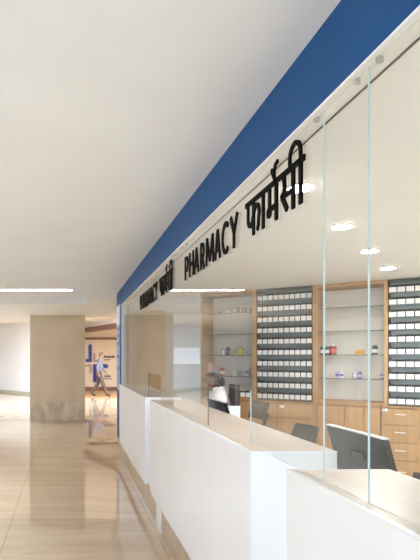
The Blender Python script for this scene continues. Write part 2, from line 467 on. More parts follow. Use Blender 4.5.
# ------------------------------------------------------------------ monitors
def monitor(y0, y1, x, ztop, hgt, zdesk, label, tilt=.27):
    r = thing('monitor', label, 'monitor', (x, (y0+y1)/2, zdesk), 0)
    L = (y1-y0)/2; zt = ztop-zdesk
    # panel leans: top towards -X
    def slab(a0, a1, th0, th1, ins, name, mat):
        b = bmesh.new(); box(b, th0, th1, -L+ins, L-ins, a0, a1, bev=.003)
        for v in b.verts: v.co.x += (zt-v.co.z)*tilt
        return obj(name, b, mat, r)
    slab(zt-hgt, zt-.006, 0, .026, 0.0, 'housing', M['plastic'])
    slab(zt-.0075, zt, -.001, .027, 0.0, 'top_rim', M['paleedge'])  # pale strip paints the highlight along the top edge
    slab(zt-hgt+.015, zt-.015, .0262, .029, .012, 'screen', M['plasticm'])
    b = bmesh.new(); box(b, -.001, .003, -.05, .05, zt-.12, zt-.09, bev=.001)
    for v in b.verts: v.co.x += (zt-v.co.z)*tilt - .001
    obj('rear_hub', b, M['plasticm'], r)
    xm = (hgt*.6)*tilt
    b = bmesh.new(); box(b, xm, xm+.02, -.03, .03, .012, zt-hgt+.02, bev=.003); obj('stand', b, M['plasticm'], r)
    b = bmesh.new(); box(b, xm-.06, xm+.12, -.11, .11, 0, .012, bev=.004); obj('base', b, M['plasticm'], r)
    return r
monitor(2.09, 2.545, 1.215, 1.19, .32, .75, 'large black glossy monitor with painted pale top highlight behind the cut-off counter')
monitor(4.05, 4.57, 1.165, 1.17, .30, .75, 'small looking black monitor beside the staff person in white, seen through the glass opening')

# ------------------------------------------------------------------ office chairs
def chair(x, y, rz, ztop, label, mat='mesh', bw=.38, bh=.42, lean=.30, split=False):
    """seat faces local -X; backrest at +X"""
    r = thing('office_chair', label, 'chair', (x, y, 0), rz)
    zs = ztop-bh-.10
    b = bmesh.new(); box(b, -.26, .2, -.23, .23, zs-.07, zs, bev=.03, seg=3); obj('seat', b, M[mat], r, smooth=True)
    def backpiece(za, zb, name):
        b = bmesh.new(); n = 8; m_ = 6
        g = []
        for i in range(m_+1):
            z = za+(zb-za)*i/m_; row = []
            for j in range(n+1):
                yy = -bw/2+bw*j/n
                taper = 1-.10*((z-(ztop-bh))/bh)**2
                xx = .17+(z-(ztop-bh))*lean + .05*(2*yy/bw)**2*-1 + .025*math.sin((z-zs)*7)
                row.append((xx, yy*taper, z))
            g.append(row)
        fr = [[b.verts.new(p) for p in row] for row in g]
        bk = [[b.verts.new((p[0]+.022, p[1], p[2])) for p in row] for row in g]
        for i in range(m_):
            for j in range(n):
                b.faces.new((fr[i][j], fr[i][j+1], fr[i+1][j+1], fr[i+1][j])); b.faces.new((bk[i][j], bk[i+1][j], bk[i+1][j+1], bk[i][j+1]))
        for i in range(m_):
            b.faces.new((fr[i][0], fr[i+1][0], bk[i+1][0], bk[i][0])); b.faces.new((fr[i][n], bk[i][n], bk[i+1][n], fr[i+1][n]))
        for j in range(n):
            b.faces.new((fr[0][j], bk[0][j], bk[0][j+1], fr[0][j+1])); b.faces.new((fr[m_][j], fr[m_][j+1], bk[m_][j+1], bk[m_][j]))
        obj(name, b, M[mat], r, smooth=False)
    if split:
        backpiece(ztop-bh, ztop-.20, 'backrest'); backpiece(ztop-.15, ztop, 'headrest')
    else: backpiece(ztop-bh, ztop, 'backrest')
    b = bmesh.new(); tube(b, [(.1,0,zs-.08),(.24,0,zs-.06),(.225,0,zs+.1),(.25+.1*lean,0,ztop-bh+.12)], .02)
    if split: tube(b, [(.25+.1*lean,0,ztop-bh+.12),(.215+(bh-.1)*lean,0,ztop-.1)], .016)
    obj('back_support', b, M['plasticm'], r)
    b = bmesh.new(); lathe(b, [(.03,.08),(.03,zs-.07)], 0, 0, 12); obj('gas_lift', b, M['steel'], r)
    b = bmesh.new()
    for k in range(5):
        a = 2*PI*k/5+.3; tube(b, [(0,0,.10),(.29*math.cos(a),.29*math.sin(a),.075)], [.028,.018])
    obj('star_base', b, M['plasticm'], r)
    for k in range(5):
        a = 2*PI*k/5+.3; b = bmesh.new()
        lathe(b, [(.012,.0),(.026,.008),(.028,.03),(.026,.052),(.012,.06)], .29*math.cos(a), .29*math.sin(a), 12)
        obj('caster', b, M['plasticm'], r)
    return r
chair(1.46, 4.09, 0.0, .985, 'dark grey mesh office chair standing by itself between the counter and the drawers', bw=.40, lean=.55)
chair(1.46, 4.99, .0, 1.085, 'dark grey mesh office chair with separate headrest behind the person in white', split=True, bw=.40, bh=.5, lean=.42)
chair(1.75, 2.86, .1, .85, 'dark office chair barely showing at the right edge behind the stone counter top', mat='leather', bw=.42)

# low white divider beside the person
r = thing('desk_divider', 'low white divider with raised rim beside the small monitor and seated person', 'divider', (1.32, 4.6, 0), 0)
obj('panel', bx(0, .125, 0, .04, 0, 1.08), M['board'], r)
obj('rim', bx(.125, .147, -.004, .044, 0, 1.09, bev=.003), M['white'], r)
obj('top_rim', bx(0, .125, -.003, .043, 1.08, 1.09), M['white'], r)

# ------------------------------------------------------------------ rear joinery (angled wall)
t_l0, t_l1 = T(200.6), T(202.4)
t_b1 = T(252.3)
t_r0, t_r1 = T(256.3), T(312.5)
t_p1 = T(317.5)
t_q1 = T(383.8); t_s1 = T(387.8)
NB2 = 8
PITCH2 = .0735
t_s2 = t_s1 + .006 + NB2*PITCH2 + .01
ZW = 1.028
DEP = .36
ZROW = [1.0755+.1225*k for k in range(10)]

def wthing(name, label, cat, t, z, y=0, group=None): return thing(name, label, cat, W(t, y, z), RZ, group)

def open_shelf(t0, t1, label, tl=None, side_l=0, side_r=0):
    r = wthing('shelf_unit', label, 'shelf', t0, ZW)
    w = t1-t0; hh = ZS-ZW
    obj('back_panel', bx(0, w, DEP-.02, DEP, 0, hh-.002), M['bayback'], r)
    if side_l: obj('side_panel', bx(-side_l, 0, 0, DEP, 0, hh-.002), M['oakside'], r)
    if side_r: obj('side_panel', bx(w, w+side_r, 0, DEP, 0, hh-.002), M['oakside'], r)
    obj('top_rail', bx(0, w, .0, DEP-.02, hh-.035, hh-.002), M['oak'], r)
    obj('base_rail', bx(0, w, .0, DEP-.02, 0, .022), M['oak'], r)
    for z in (2.03, 1.782, 1.535, 1.287):
        s = obj('glass_shelf', bx(.001, w-.001, .05, DEP-.021, z-ZW-.008, z-ZW), M['shelfglass'], r)
        obj('front_edge', bx(.001, w-.001, .0485, .05, z-ZW-.0082, z-ZW+.0002), M['shelfedge'], s)
    return r
open_shelf(t_l1, t_b1, 'open cream backed shelf bay with glass shelves behind the person in white', side_l=t_l1-t_l0, side_r=t_r0-t_b1)
# oak pillar panel between the two
r = wthing('pillar_panel', 'plain oak panel between the left bin rack and the shelf bay holding the yellow box', 'panel', t_r1, 0)
obj('panel', bx(.001, t_p1-t_r1-.001, 0, DEP, ZW, ZS-.002), M['oak'], r)
obj('lower_panel', bx(.001, t_p1-t_r1-.001, .004, DEP, .0, ZW-.002), M['oak'], r)
open_shelf(t_p1, t_q1, 'open cream backed shelf bay with glass shelves, holding the yellow box', side_r=t_s1-t_q1-.001)

def bin_rack(t0, t1, label):
    r = wthing('bin_rack', label, 'rack', t0, ZW)
    w = t1-t0; hh = ZS-ZW
    obj('back_panel', bx(0, w, DEP-.02, DEP, 0, hh-.002), M['rackback'], r)
    obj('top_board', bx(0, w, .0, DEP-.02, hh-.03, hh-.002), M['rackback'], r)
    for z in ZROW:
        zz = z-.030-ZW
        s = obj('shelf_board', bx(.001, w-.001, .012, DEP-.021, zz-.008, zz), M['teal'], r)
        lip = bx(.02, w-.001, .030, .036, zz-.050, zz-.008, bev=.0015)
        if zz > .06: obj('shelf_lip', lip, M['teal'], s)
        else: lip.free()
    zz = ZROW[-1]-.030-ZW+.1225
    obj('shelf_lip', bx(.02, w-.001, .030, .036, zz-.050, zz-.008, bev=.0015), M['teal'], r)
    return r
bin_rack(t_r0+.001, t_r1-.001, 'tall rack of small bins between the person in white and the plain oak panel')
bin_rack(t_s1+.001, t_s2, 'tall rack of small bins cut off by the right frame edge')

ORD = ['first','second','third','fourth','fifth','sixth','seventh','eighth','ninth','tenth']
def make_bin(w):
    r = bpy.data.objects.new('medicine_bin', None); r.empty_display_size = .03; link(r)
    h, d = .053, .16
    b = bmesh.new(); e = .002
    box(b, 0, w, 0, d, 0, e); box(b, 0, w, 0, e, e, h); box(b, 0, w, d-e, d, e, h+.006)
    box(b, 0, e, e, d-e, e, h); box(b, w-e, w, e, d-e, e, h)
    obj('tray', b, M['bin'], r)
    obj('label_plate', bx(.002, w-.002, -.0016, -.0002, .002, h-.002, bev=.0005, seg=1), M['label'], r)
    b = bmesh.new()
    box(b, .006, w*.45, .02, .12, e, h+.004); box(b, w*.5, w-.006, .015, .13, e, h+.009)
    obj('contents', b, M['binstuff'], r)
    return r
def place_bins(t0, pitch, ncol, rows, z_of, where, protow, group, y=.012, nvis=99):
    proto = make_bin(protow); first = True
    for k in rows:
        for c in range(ncol):
            if first: o = proto; first = False
            else:
                o = proto.copy(); COL.objects.link(o)
                for ch in proto.children:
                    q = ch.copy(); COL.objects.link(q); q.parent = o
            o.location = W(t0+c*pitch+random.uniform(-.0008,.0008), y+random.uniform(0,.004), z_of(k)-.0295)
            o.rotation_euler = (0,0,RZ+random.uniform(-.004,.004))
            row = len(rows)-1-rows.index(k)
            rn = 'top row' if row == 0 else ('bottom row' if row == len(rows)-1 else '%s row from top' % ORD[row])
            if len(rows) == 1: rn = 'single row'
            props(o, 'white-labelled dark bin, %s from left, %s, %s' % (ORD[c], rn, where), 'bin', group)
pit1 = (t_r1-t_r0-.012)/10
place_bins(t_r0+.007, pit1, 10, list(range(10)), lambda k: ZROW[k], 'full rack', pit1-.005, 'bins in the full rack')
place_bins(t_s1+.006, PITCH2, 6, list(range(10)), lambda k: ZROW[k], 'rack cut off by frame edge', PITCH2-.005, 'bins in the rack cut off by the right edge')
tb = T(229)
place_bins(tb, .062, 4, [0], lambda k: ZW+.052, 'beside the person in white', .057, 'bins beside the person in white', y=.02)

# base cabinets
def front(r, name, x0, x1, z0, z1, y=-.018, mat='oak'):
    b = bmesh.new(); box(b, x0, x1, y, 0, z0, z1, bev=.002, seg=1)
    return obj(name, b, M[mat], r)
def bar(parent, x0, x1, z, y=-.018):
    b = bmesh.new(); box(b, x0, x1, y-.024, y-.014, z-.005, z+.005, bev=.002)
    box(b, x0+.006, x0+.014, y-.015, y, z-.004, z+.004); box(b, x1-.014, x1-.006, y-.015, y, z-.004, z+.004)
    return obj('handle', b, M['handle'], parent)
def tag_(parent, x, z, y=-.018):
    s = obj('paper_tag', bx(x, x+.045, y-.001, y-.0001, z, z+.025), M['sticker'], parent)
    obj('print', bx(x+.006, x+.02, y-.0014, y-.001, z+.005, z+.02), M['stickerink'], s)
    return s
def carcass(name, t0, t1, label):
    r = wthing(name, label, 'cabinet', t0, 0)
    w = t1-t0
    obj('carcass', bx(.001, w-.001, .0005, DEP, .08, ZW-.014), M['oakside'], r)
    obj('kickboard', bx(.001, w-.001, .03, DEP, 0, .08), M['oak'], r)
    obj('top', bx(.001, w-.001, -.02, DEP, ZW-.014, ZW-.001, bev=.001, seg=1), M['oak'], r)
    return r, w
# left: behind the person
r, w = carcass('base_cabinet', t_l0, t_r0-.002, 'oak base cabinet under the shelf bay behind the person in white')
for k in range(2): 
    d = front(r, 'door', .004+k*w/2, (k+1)*w/2-.004, .1, ZW-.03); bar(d, w/2-.10+k*.03+ (0.06 if k else 0), w/2-.06+k*.09, .9)
# under left bin rack: drawers
r, w = carcass('drawer_cabinet', t_r0, t_r1, 'oak drawer cabinet with white tags under the full bin rack')
tc = T(278.3)-t_r0; tc2 = T(294)-t_r0
zs_ = [(ZW-.03, ZV(275,416.8)), (ZV(275,416.8)-.006, ZV(275,433)), (ZV(275,433)-.006, .36), (.354, .1)]
for x0, x1 in ((.004, tc-.002), (tc+.002, w-.004)):
    for a, b_ in zs_:
        d = front(r, 'drawer', x0, x1, b_, a)
        tt = (x0+x1)/2
    tag_(d, x0+.02, ZW-.075)
# under pillar nothing; under bay 2: doors
r, w = carcass('base_cabinet', t_p1, T(380.8), 'oak base cabinet with three plain doors behind the large black monitor')
xs = [0, T(345)-t_p1, T(364)-t_p1, w]
for a, b_ in zip(xs, xs[1:]): front(r, 'door', a+.003, b_-.003, .1, ZW-.03)
# right drawers
r, w = carcass('drawer_cabinet', T(381.3), t_s2, 'oak drawer cabinet with pale bar handles at the right edge of the photo')
w1 = T(418.5)-T(381.3)
zz = [ZW-.03, ZV(400,425.5), ZV(400,443), ZV(400,460.5), .28, .1]
hx0, hx1 = T(395.3)-T(381.3), T(406.5)-T(381.3)
for i in range(5):
    d = front(r, 'drawer', .004, w1-.002, zz[i+1]+.005, zz[i])
    zh = [ZV(400,414.3), ZV(400,432.3), ZV(400,450.3), None, None][i]
    bar(d, hx0, hx1, zh if zh else (zz[i]+zz[i+1])/2)
    if i == 0: tag_(d, .012, ZV(384,411))
    d2 = front(r, 'drawer', w1+.002, w-.004, zz[i+1]+.005, zz[i])

# ------------------------------------------------------------------ products on the glass shelves
def jar(u0, u1, z, hgt, body, lid, label, cat='jar', y=.16, name='product_jar', neck=.8, band=None):
    u = (u0+u1)/2; t = T(u, y); rad = (u1-u0)/SC(u, y)/2
    r = thing(name, label, cat, W(t, y, z), RZ)
    b = bmesh.new(); lathe(b, [(rad*.9,0),(rad,.004),(rad,hgt*.74),(rad*.9,hgt*.8),(rad*neck,hgt*.82)], n=20); obj('body', b, body, r, smooth=False)
    b = bmesh.new(); lathe(b, [(rad*neck*1.02,hgt*.82),(rad*neck*1.05,hgt*.84),(rad*neck*1.05,hgt*.98),(rad*neck*.95,hgt)], n=20); obj('lid', b, lid, r)
    if band:
        b = bmesh.new(); lathe(b, [(rad*1.01,hgt*.2),(rad*1.015,hgt*.21),(rad*1.015,hgt*.58),(rad*1.01,hgt*.59)], n=20); obj('wrap', b, band, r)
    return r
def carton(u0, u1, z, hgt, mat, label, y=.15, d=.05, ry=0, name='product_box', band=None):
    u = (u0+u1)/2; t0 = T(u0, y); w = T(u1, y)-t0
    r = thing(name, label, 'box', W(t0+w/2, y, z), RZ+ry)
    obj('carton', bx(-w/2, w/2, 0, d, 0, hgt, bev=.0015, seg=1), mat, r)
    if band: obj('printed_band', bx(-w/2+.003, w/2-.003, -.0006, 0, hgt*.3, hgt*.65), band, r)
    return r
z3, z4, z1 = 1.5355, 1.2875, 2.0305
white = colmat('white_pack', (232,230,228)); dgreen = colmat('dark_green_pack', (46,58,56)); red = colmat('deep_red_pack', (150,44,52))
pred = colmat('pale_red_pack', (205,96,88)); yel = colmat('golden_yellow_pack', (226,172,24)); yel2 = colmat('lime_yellow_pack', (206,196,70))
vio = colmat('violet_pack', (96,80,150)); pvio = colmat('pale_violet_pack', (196,186,208)); grey = colmat('grey_pack', (150,148,146)); dk = colmat('dark_brown_pack', (72,62,58))
pblue = colmat('pale_blue_pack', (168,196,218)); pink = colmat('pale_pink_pack', (226,192,190)); clear = M['shelfglass']
jar(319.6, 324.0, z3, .088, dgreen, dgreen, 'dark green jar with a white wrap beside the oak panel', band=white)
jar(325.2, 328.9, z3, .088, dgreen, dgreen, 'dark green jar with a white wrap touching the red jar', band=white)
jar(329.4, 336.2, z3, .112, red, white, 'deep red jar with a white lid', y=.19, neck=.6, band=pred)
carton(355.2, 363.4, z3, .052, yel, 'small golden yellow box on a glass shelf', band=colmat('amber_print', (190,130,16)))
jar(372.0, 377.6, z3, .094, dgreen, dgreen, 'dark green jar with a white wrap at the right end of its shelf', band=white)
carton(335.2, 339.4, z4, .072, pvio, 'pale violet box, left one of the upright pair under the red jar', band=vio)
carton(339.8, 344.0, z4, .068, white, 'white box with violet print, right one of the upright pair under the red jar', band=vio)
carton(353.2, 356.4, z4, .058, pvio, 'pale violet leaning box under the yellow box', ry=.4, band=white)
jar(357.6, 361.8, z4, .070, vio, vio, 'violet jar under the yellow box', band=pvio)
jar(365.5, 367.2, z4, .05, white, white, 'tiny pale bottle near the glass joint', cat='bottle', name='product_bottle')
jar(380.0, 383.2, z4, .052, vio, pvio, 'violet jar against the oak upright at the end of the lowest shelf', band=white)
# behind the person
for i, (u0, u1, hh, m, lab) in enumerate([(219.5,222.3,.035,grey,'short grey bottle'),(223.4,226.2,.045,white,'short white bottle'),(226.8,231.8,.06,pvio,'wide pale violet jar'),
        (233.0,235.6,.062,white,'white bottle with dark lid'),(236.6,239.4,.07,grey,'tall grey bottle'),(240.2,242.8,.062,white,'white jar with grey wrap'),(243.6,247.0,.055,grey,'grey jar'),(247.8,251.4,.055,white,'wide white jar')]):
    jar(u0, u1, z1, hh, m, dk if i in (3,4) else grey, lab + ' on the top glass shelf, %s from left' % ORD[i], cat='bottle', name='product_bottle', y=.15)
jar(221.8, 225.4, z3, .075, white, grey, 'white bottle beside the dark brown bottle', cat='bottle', name='product_bottle')
jar(225.8, 230.0, z3, .10, dk, dk, 'dark brown bottle above the person in white', cat='bottle', name='product_bottle', neck=.45, band=grey)
jar(237.6, 243.6, z3, .098, yel2, grey, 'lime yellow jar with a narrow grey pump', neck=.3)
jar(244.4, 246.4, z3, .035, white, white, 'tiny white jar beside the lime yellow jar')
jar(219.4, 225.0, z4, .095, pred, red, 'pale red jar just above the head of the person in white', neck=.85, band=white)
jar(213.4, 217.8, z4, .085, pblue, white, 'pale blue bottle left of the pale red jar', cat='bottle', name='product_bottle', neck=.5)
carton(207.6, 212.2, z4, .15, pink, 'tall pale pink box left of the pale blue bottle')
jar(233.2, 236.0, z4, .075, white, white, 'white slim bottle right of the pale red jar', cat='bottle', name='product_bottle', neck=.5)
jar(238.0, 241.2, z4, .08, grey, white, 'grey slim bottle on the lowest glass shelf behind the person', cat='bottle', name='product_bottle', neck=.6)
carton(244.0, 248.8, z4, .095, white, 'white box with a grey print on the lowest glass shelf behind the person', band=grey)

# ------------------------------------------------------------------ lamps
def downlight(x, y, label):
    r = thing('downlight', label, 'ceiling light', (x, y, ZS), 0, 'downlights in the pharmacy ceiling')
    b = bmesh.new(); lathe(b, [(.066,0),(.066,-.004),(.056,-.006)], n=28); obj('trim_ring', b, M['white'], r)
    b = bmesh.new(); lathe(b, [(.054,-.0062),(.054,-.0075)], n=28); obj('lens', b, M['lamp'], r)
for (x, y), l in zip([(1.06,2.46),(1.62,3.19),(2.19,3.92),(2.77,4.67)],
        ['glowing round downlight behind the end of the large lettering', 'glowing round downlight just right of the first glass joint', 'glowing round downlight crossed by the second glass joint', 'glowing round downlight nearest the rack cut off by the frame']):
    downlight(x, y, l)
for x, y, l in [(3.2,1.9,'round downlight outside the photo over the drawer side'), (2.0,1.2,'round downlight outside the photo near the entrance side'), (1.5,5.6,'round downlight hidden by the large lettering'),
                ]:
    pass
def linear(x0, x1, y, label, z=H, w=.13, mat='lobbylamp'):
    r = thing('linear_light', label, 'ceiling light', ((x0+x1)/2, y, z), 0)
    L = (x1-x0)/2
    obj('trim_frame', bx(-L-.015, L+.015, -w/2-.015, w/2+.015, -.004, 0), M['white'], r)
    obj('diffuser', bx(-L, L, -w/2, w/2, -.007, -.0042), M[mat], r)
linear(-1.02, .06, 8.1, 'long slim ceiling light glowing in the lobby ceiling before the stone column')

def spot(x, y, l, P=300, cone=104):  # lobby lamps out of view, most of them added as fill
    r = thing('downlight', l, 'ceiling light', (x, y, H), 0)
    b = bmesh.new(); lathe(b, [(.085,0),(.085,-.004),(.07,-.006)], n=24); obj('trim_ring', b, M['white'], r)
    b = bmesh.new(); lathe(b, [(.068,-.0062),(.068,-.0075)], n=24); obj('lens', b, M['lobbyunseen'], r)
    ld = bpy.data.lights.new('lobby_unseen_spot', 'SPOT'); ld.energy = P; ld.color = (.55,.75,1); ld.spot_size = math.radians(cone); ld.spot_blend = .6; ld.shadow_soft_size = .06
    lo = bpy.data.objects.new('lobby_unseen_spot', ld); link(lo, r); lo.location = (0,0,-.02)
for i, xx in enumerate((-2.5, -4.5)):
    for j, yy in enumerate((-1.2, 1.0, 3.2, 5.4, 7.6)):
        if i == 0: xx = -2.2 if j < 3 else -2.5
        if i == 0 and j > 3: continue
        spot(xx, yy, 'added unseen lobby fill light, row %s, %s from the entrance' % (ORD[i], ORD[j]))  # added so the lit floor bounces light onto the ceiling
for j, yy in enumerate((-.7, .8, 2.0)): spot(-.75, yy, 'narrow unseen fill light added beside the counters, %s from the entrance' % ORD[j], 150, 74)  # narrow cones added to brighten the ceiling near the fascia by floor bounce
spot(-2.95, 11.0, 'lobby downlight outside the photo, left of the stone column', 900)
for xx, y0, y1, l in [(-5.5,-1.5,5.4,'long unseen fill light added along the lobby left of the picture')]:
    r = thing('linear_light', l, 'ceiling light', (xx, (y0+y1)/2, H), PI/2)
    L = (y1-y0)/2
    obj('trim_frame', bx(-L-.015, L+.015, -.165, .165, -.004, 0), M['white'], r)
    obj('diffuser', bx(-L, L, -.15, .15, -.007, -.0042), M['lobbyunseen'], r)  # unseen panel added to brighten the lobby
for x0, x1, yy, l in [(2.4,3.8,-.6,'added unseen fill light over the entrance end of the pharmacy'), (2.4,3.8,.8,'added unseen fill light over the right part of the pharmacy'), (2.9,4.3,2.3,'added unseen fill light over the drawer side of the pharmacy'), (2.2,3.1,7.9,'added fill light hidden behind the shelf bay at the far end of the pharmacy'), (3.3,4.7,3.5,'added unseen fill light over the right end of the bin racks')]:
    linear(x0, x1, yy, l, z=ZS, w=.22, mat='pharmfill')  # panels kept out of view, added to brighten the pharmacy
for xx, yy, l in [(-3.6,16.0,'long ceiling light in the far hall left of the column'), (-4.6,18.4,'second unseen fill light added in the far hall left of the column'), (3.0,18.0,'unseen fill light added in the far hall behind the blue pier')]:
    linear(xx-1.2, xx+1.2, yy, l, z=3.0, w=.3, mat='hallfillstrong' if xx > 0 else 'hallfill')  # hidden lamps added to brighten the far hall
# cross sign on the far wall
S = 22.1
def cx(u): return (u-VU)/S
def cz(v): return CAMZ+(VV-v)/S
r = thing('cross_sign', 'large blue and grey cross emblem with small dark writing on the cream far wall', 'sign', (cx(92.5), 24.5, cz(363)), 0)
def loc2(u, v): return (cx(u)-cx(92.5), cz(v)-cz(363))
def bent(name, pts, mat, d=.05):
    b = bmesh.new(); P = [loc2(*p) for p in pts]
    prism(b, P, lambda a,bb,y: Vector((a,y,bb)), -d, -.001); obj(name, b, mat, r)
def capv(u0, u1, v, up):           # rounded end
    c = (u0+u1)/2; rr = (u1-u0)/2
    return [(c+rr*math.cos(a), v-up*rr*math.sin(a)) for a in [PI*i/8 for i in range(9)]]
bent('blue_arm', [(85.6,362),(85.6,359),(88.5,359)] + list(reversed(capv(88.5,91.9,345.8,1))) + [(91.9,362)], M['logoblue'])
bent('grey_arm', [(85.6,364.4),(91.8,364.4),(91.8,373.2),(89.6,373.2),(89.6,366.6),(85.6,366.6)], M['logogrey'])
bent('grey_arm', [(93.3,362),(93.3,353),(95.3,353),(95.3,359.8),(101.5,359.8),(101.5,362)], M['logogrey'])
bent('blue_arm', [(93.1,364.2),(106.8,364.2),(107.9,364.8),(108.6,366.0),(107.9,367.5),(106.8,368.1),(96.6,368.1)] + capv(93.1,96.6,380.6,-1), M['logoblue'])
def writing(u0, u1, v0, v1, mat, n):
    b = bmesh.new(); x = u0
    ws = [random.uniform(.6,1.3) for _ in range(n)]; tot = sum(ws)
    for i, w_ in enumerate(ws):
        ww = (u1-u0)*w_/tot
        a = loc2(x, v1); c = loc2(x+ww*.78, v0 if i in (0, n-2) else v0+(v1-v0)*.3)
        box(b, a[0], c[0], -.03, -.001, a[1], c[1]); x += ww
    obj('writing', b, mat, r)
writing(104.2, 115, 355.2, 357.8, M['ink'], 10); writing(104.6, 110.5, 359, 360.3, M['inkred'], 6)
writing(104.2, 110.8, 375, 377.2, M['ink'], 6); writing(104.2, 112, 378.2, 379.4, M['inkred'], 8)
bent('leader_line', [(97.3,377.2),(103.5,377.2),(103.5,377.6),(97.3,377.6)], M['ink'], .02)
bent('leader_line', [(102,358.0),(103.5,358.0),(103.5,358.4),(102,358.4)], M['ink'], .02)

# narrow directory sign on the blue pier
r = thing('directory_sign', 'narrow lavender and white sign panel with dark blue marks on the blue pier', 'sign', (.78, 8.06, 1.2), 0)
obj('panel', bx(-.012, -.0005, 0, .46, -.18, .80), M['signblue'], r)
obj('top_panel', bx(-.012, -.0005, 0, .46, .80, 1.10), M['signwhite'], r)
b = bmesh.new()
for z in (.72, .62, .5, .3, .12): box(b, -.014, -.012, .06, .06+random.uniform(.2,.34), z, z+.045)
obj('marks', b, M['logoblue'], r)

# oak end panel, board and objects at the far end of the pharmacy
r = thing('tall_cabinet', 'tall light oak cabinet at the far end behind the farthest counter', 'cabinet', (1.21, 8.75, 0), 0)
obj('body', bx(0, .37, .02, .44, 0, ZS-.01), M['oakside'], r)
obj('door', bx(.004, .366, 0, .019, .1, ZS-.03), M['oak'], r)
b = bmesh.new(); box(b, .33, .342, -.03, -.02, 1.0, 1.2); box(b, .33, .342, -.02, 0, 1.01, 1.02); box(b, .33, .342, -.02, 0, 1.18, 1.19); obj('handle', b, M['steel'], r)
r = thing('white_board', 'small white board with a thin frame on the grey wall at the far end', 'board', (1.80, 9.2, 1.40), 0)
obj('panel', bx(0, .44, -.018, -.002, 0, .27), M['board'], r)
b = bmesh.new(); box(b, -.012, .452, -.022, -.002, .27, .282); box(b, -.012, .452, -.022, -.002, -.012, 0); box(b, -.012, 0, -.022, -.002, 0, .27); box(b, .44, .452, -.022, -.002, 0, .27)
obj('frame', b, M['paleedge'], r)

# ------------------------------------------------------------------ people
def skin_body(chains, root):
    """chains: {name: (parent or None, (x,y,z), r or (rx,ry))} -> evaluated mesh"""
    names = list(chains)
    idx = {n: i for i, n in enumerate(names)}
    me = bpy.data.meshes.new('body_cage')
    me.from_pydata([chains[n][1] for n in names], [(idx[chains[n][0]], idx[n]) for n in names if chains[n][0]], [])
    o = bpy.data.objects.new('body_cage', me); COL.objects.link(o)
    sk = o.modifiers.new('Skin', 'SKIN')
    if not me.skin_vertices: 
        bm = bmesh.new(); bm.from_mesh(me); bm.verts.layers.skin.verify(); bm.to_mesh(me); bm.free()
    for n in names:
        sv = me.skin_vertices[0].data[idx[n]]
        rr = chains[n][2]; sv.radius = rr if isinstance(rr, tuple) else (rr, rr); sv.use_root = (n == root)
    sk.use_smooth_shade = True; sk.branch_smoothing = .6
    ss = o.modifiers.new('Subsurf', 'SUBSURF'); ss.levels = 2; ss.render_levels = 2
    bpy.context.view_layer.update()
    dg = bpy.context.evaluated_depsgraph_get()
    out = bpy.data.meshes.new_from_object(o.evaluated_get(dg))
    bpy.data.objects.remove(o)
    return out

def garment(src, keep, off, name, mat, parent):
    bm = bmesh.new(); bm.from_mesh(src)
    bmesh.ops.recalc_face_normals(bm, faces=bm.faces); bm.normal_update()
    dele = [f for f in bm.faces if not keep(f.calc_center_median())]
    bmesh.ops.delete(bm, geom=dele, context='FACES')
    bm.normal_update()
    for v in bm.verts: v.co += v.normal*off
    return obj(name, bm, mat, parent, smooth=True)

def hand(ch, wrist, tag, d, side):
    """palm and five fingers growing along d from the wrist"""
    p = Vector(ch[wrist][1]); d = Vector(d).normalized(); s = Vector(side).normalized(); nn = d.cross(s)
    ch[tag+'palm'] = (wrist, tuple(p+d*.055), (.024,.036))
    for i, (o_, L) in enumerate([(-.030,.062),(-.011,.075),(.010,.070),(.029,.055)]):
        a = p+d*.095+s*o_; ch[tag+'k%d'%i] = (tag+'palm', tuple(a), .010)
        b_ = a+d*L*.5+nn*.006; ch[tag+'m%d'%i] = (tag+'k%d'%i, tuple(b_), .009)
        ch[tag+'t%d'%i] = (tag+'m%d'%i, tuple(b_+d*L*.42+nn*.018), .0075)
    a = p+d*.045-s*.045; ch[tag+'th1'] = (tag+'palm', tuple(a), .011)
    ch[tag+'th2'] = (tag+'th1', tuple(a+d*.035-s*.012), .009)

def face(root, c, f, up, r=.075):
    """eyes, mouth and ears placed round head centre c looking along f"""
    f = Vector(f).normalized(); up = Vector(up).normalized(); s = f.cross(up)
    for k in (-1, 1):
        b = bmesh.new(); bmesh.ops.create_icosphere(b, subdivisions=2, radius=.011, matrix=Matrix.Translation(c+f*(r*1.10)+s*k*.031+up*.008)); obj('eye', b, M['eye'], root, smooth=True)
        b = bmesh.new(); bmesh.ops.create_icosphere(b, subdivisions=2, radius=.026, matrix=Matrix.Translation(c+s*k*(r*.98)-up*.01) @ Matrix.Diagonal((.6,.6,1.1,1))); obj('ear', b, M['skin'], root, smooth=True)
    b = bmesh.new(); bmesh.ops.create_icosphere(b, subdivisions=2, radius=.02, matrix=Matrix.Translation(c+f*(r*1.08)-up*.055) @ Matrix.Diagonal((1.1 if abs(s.x)>.5 else .5, 1.1 if abs(s.y)>.5 else .5, .3, 1))); obj('mouth', b, colmat('lip_brown',(140,80,70)), root, smooth=True)

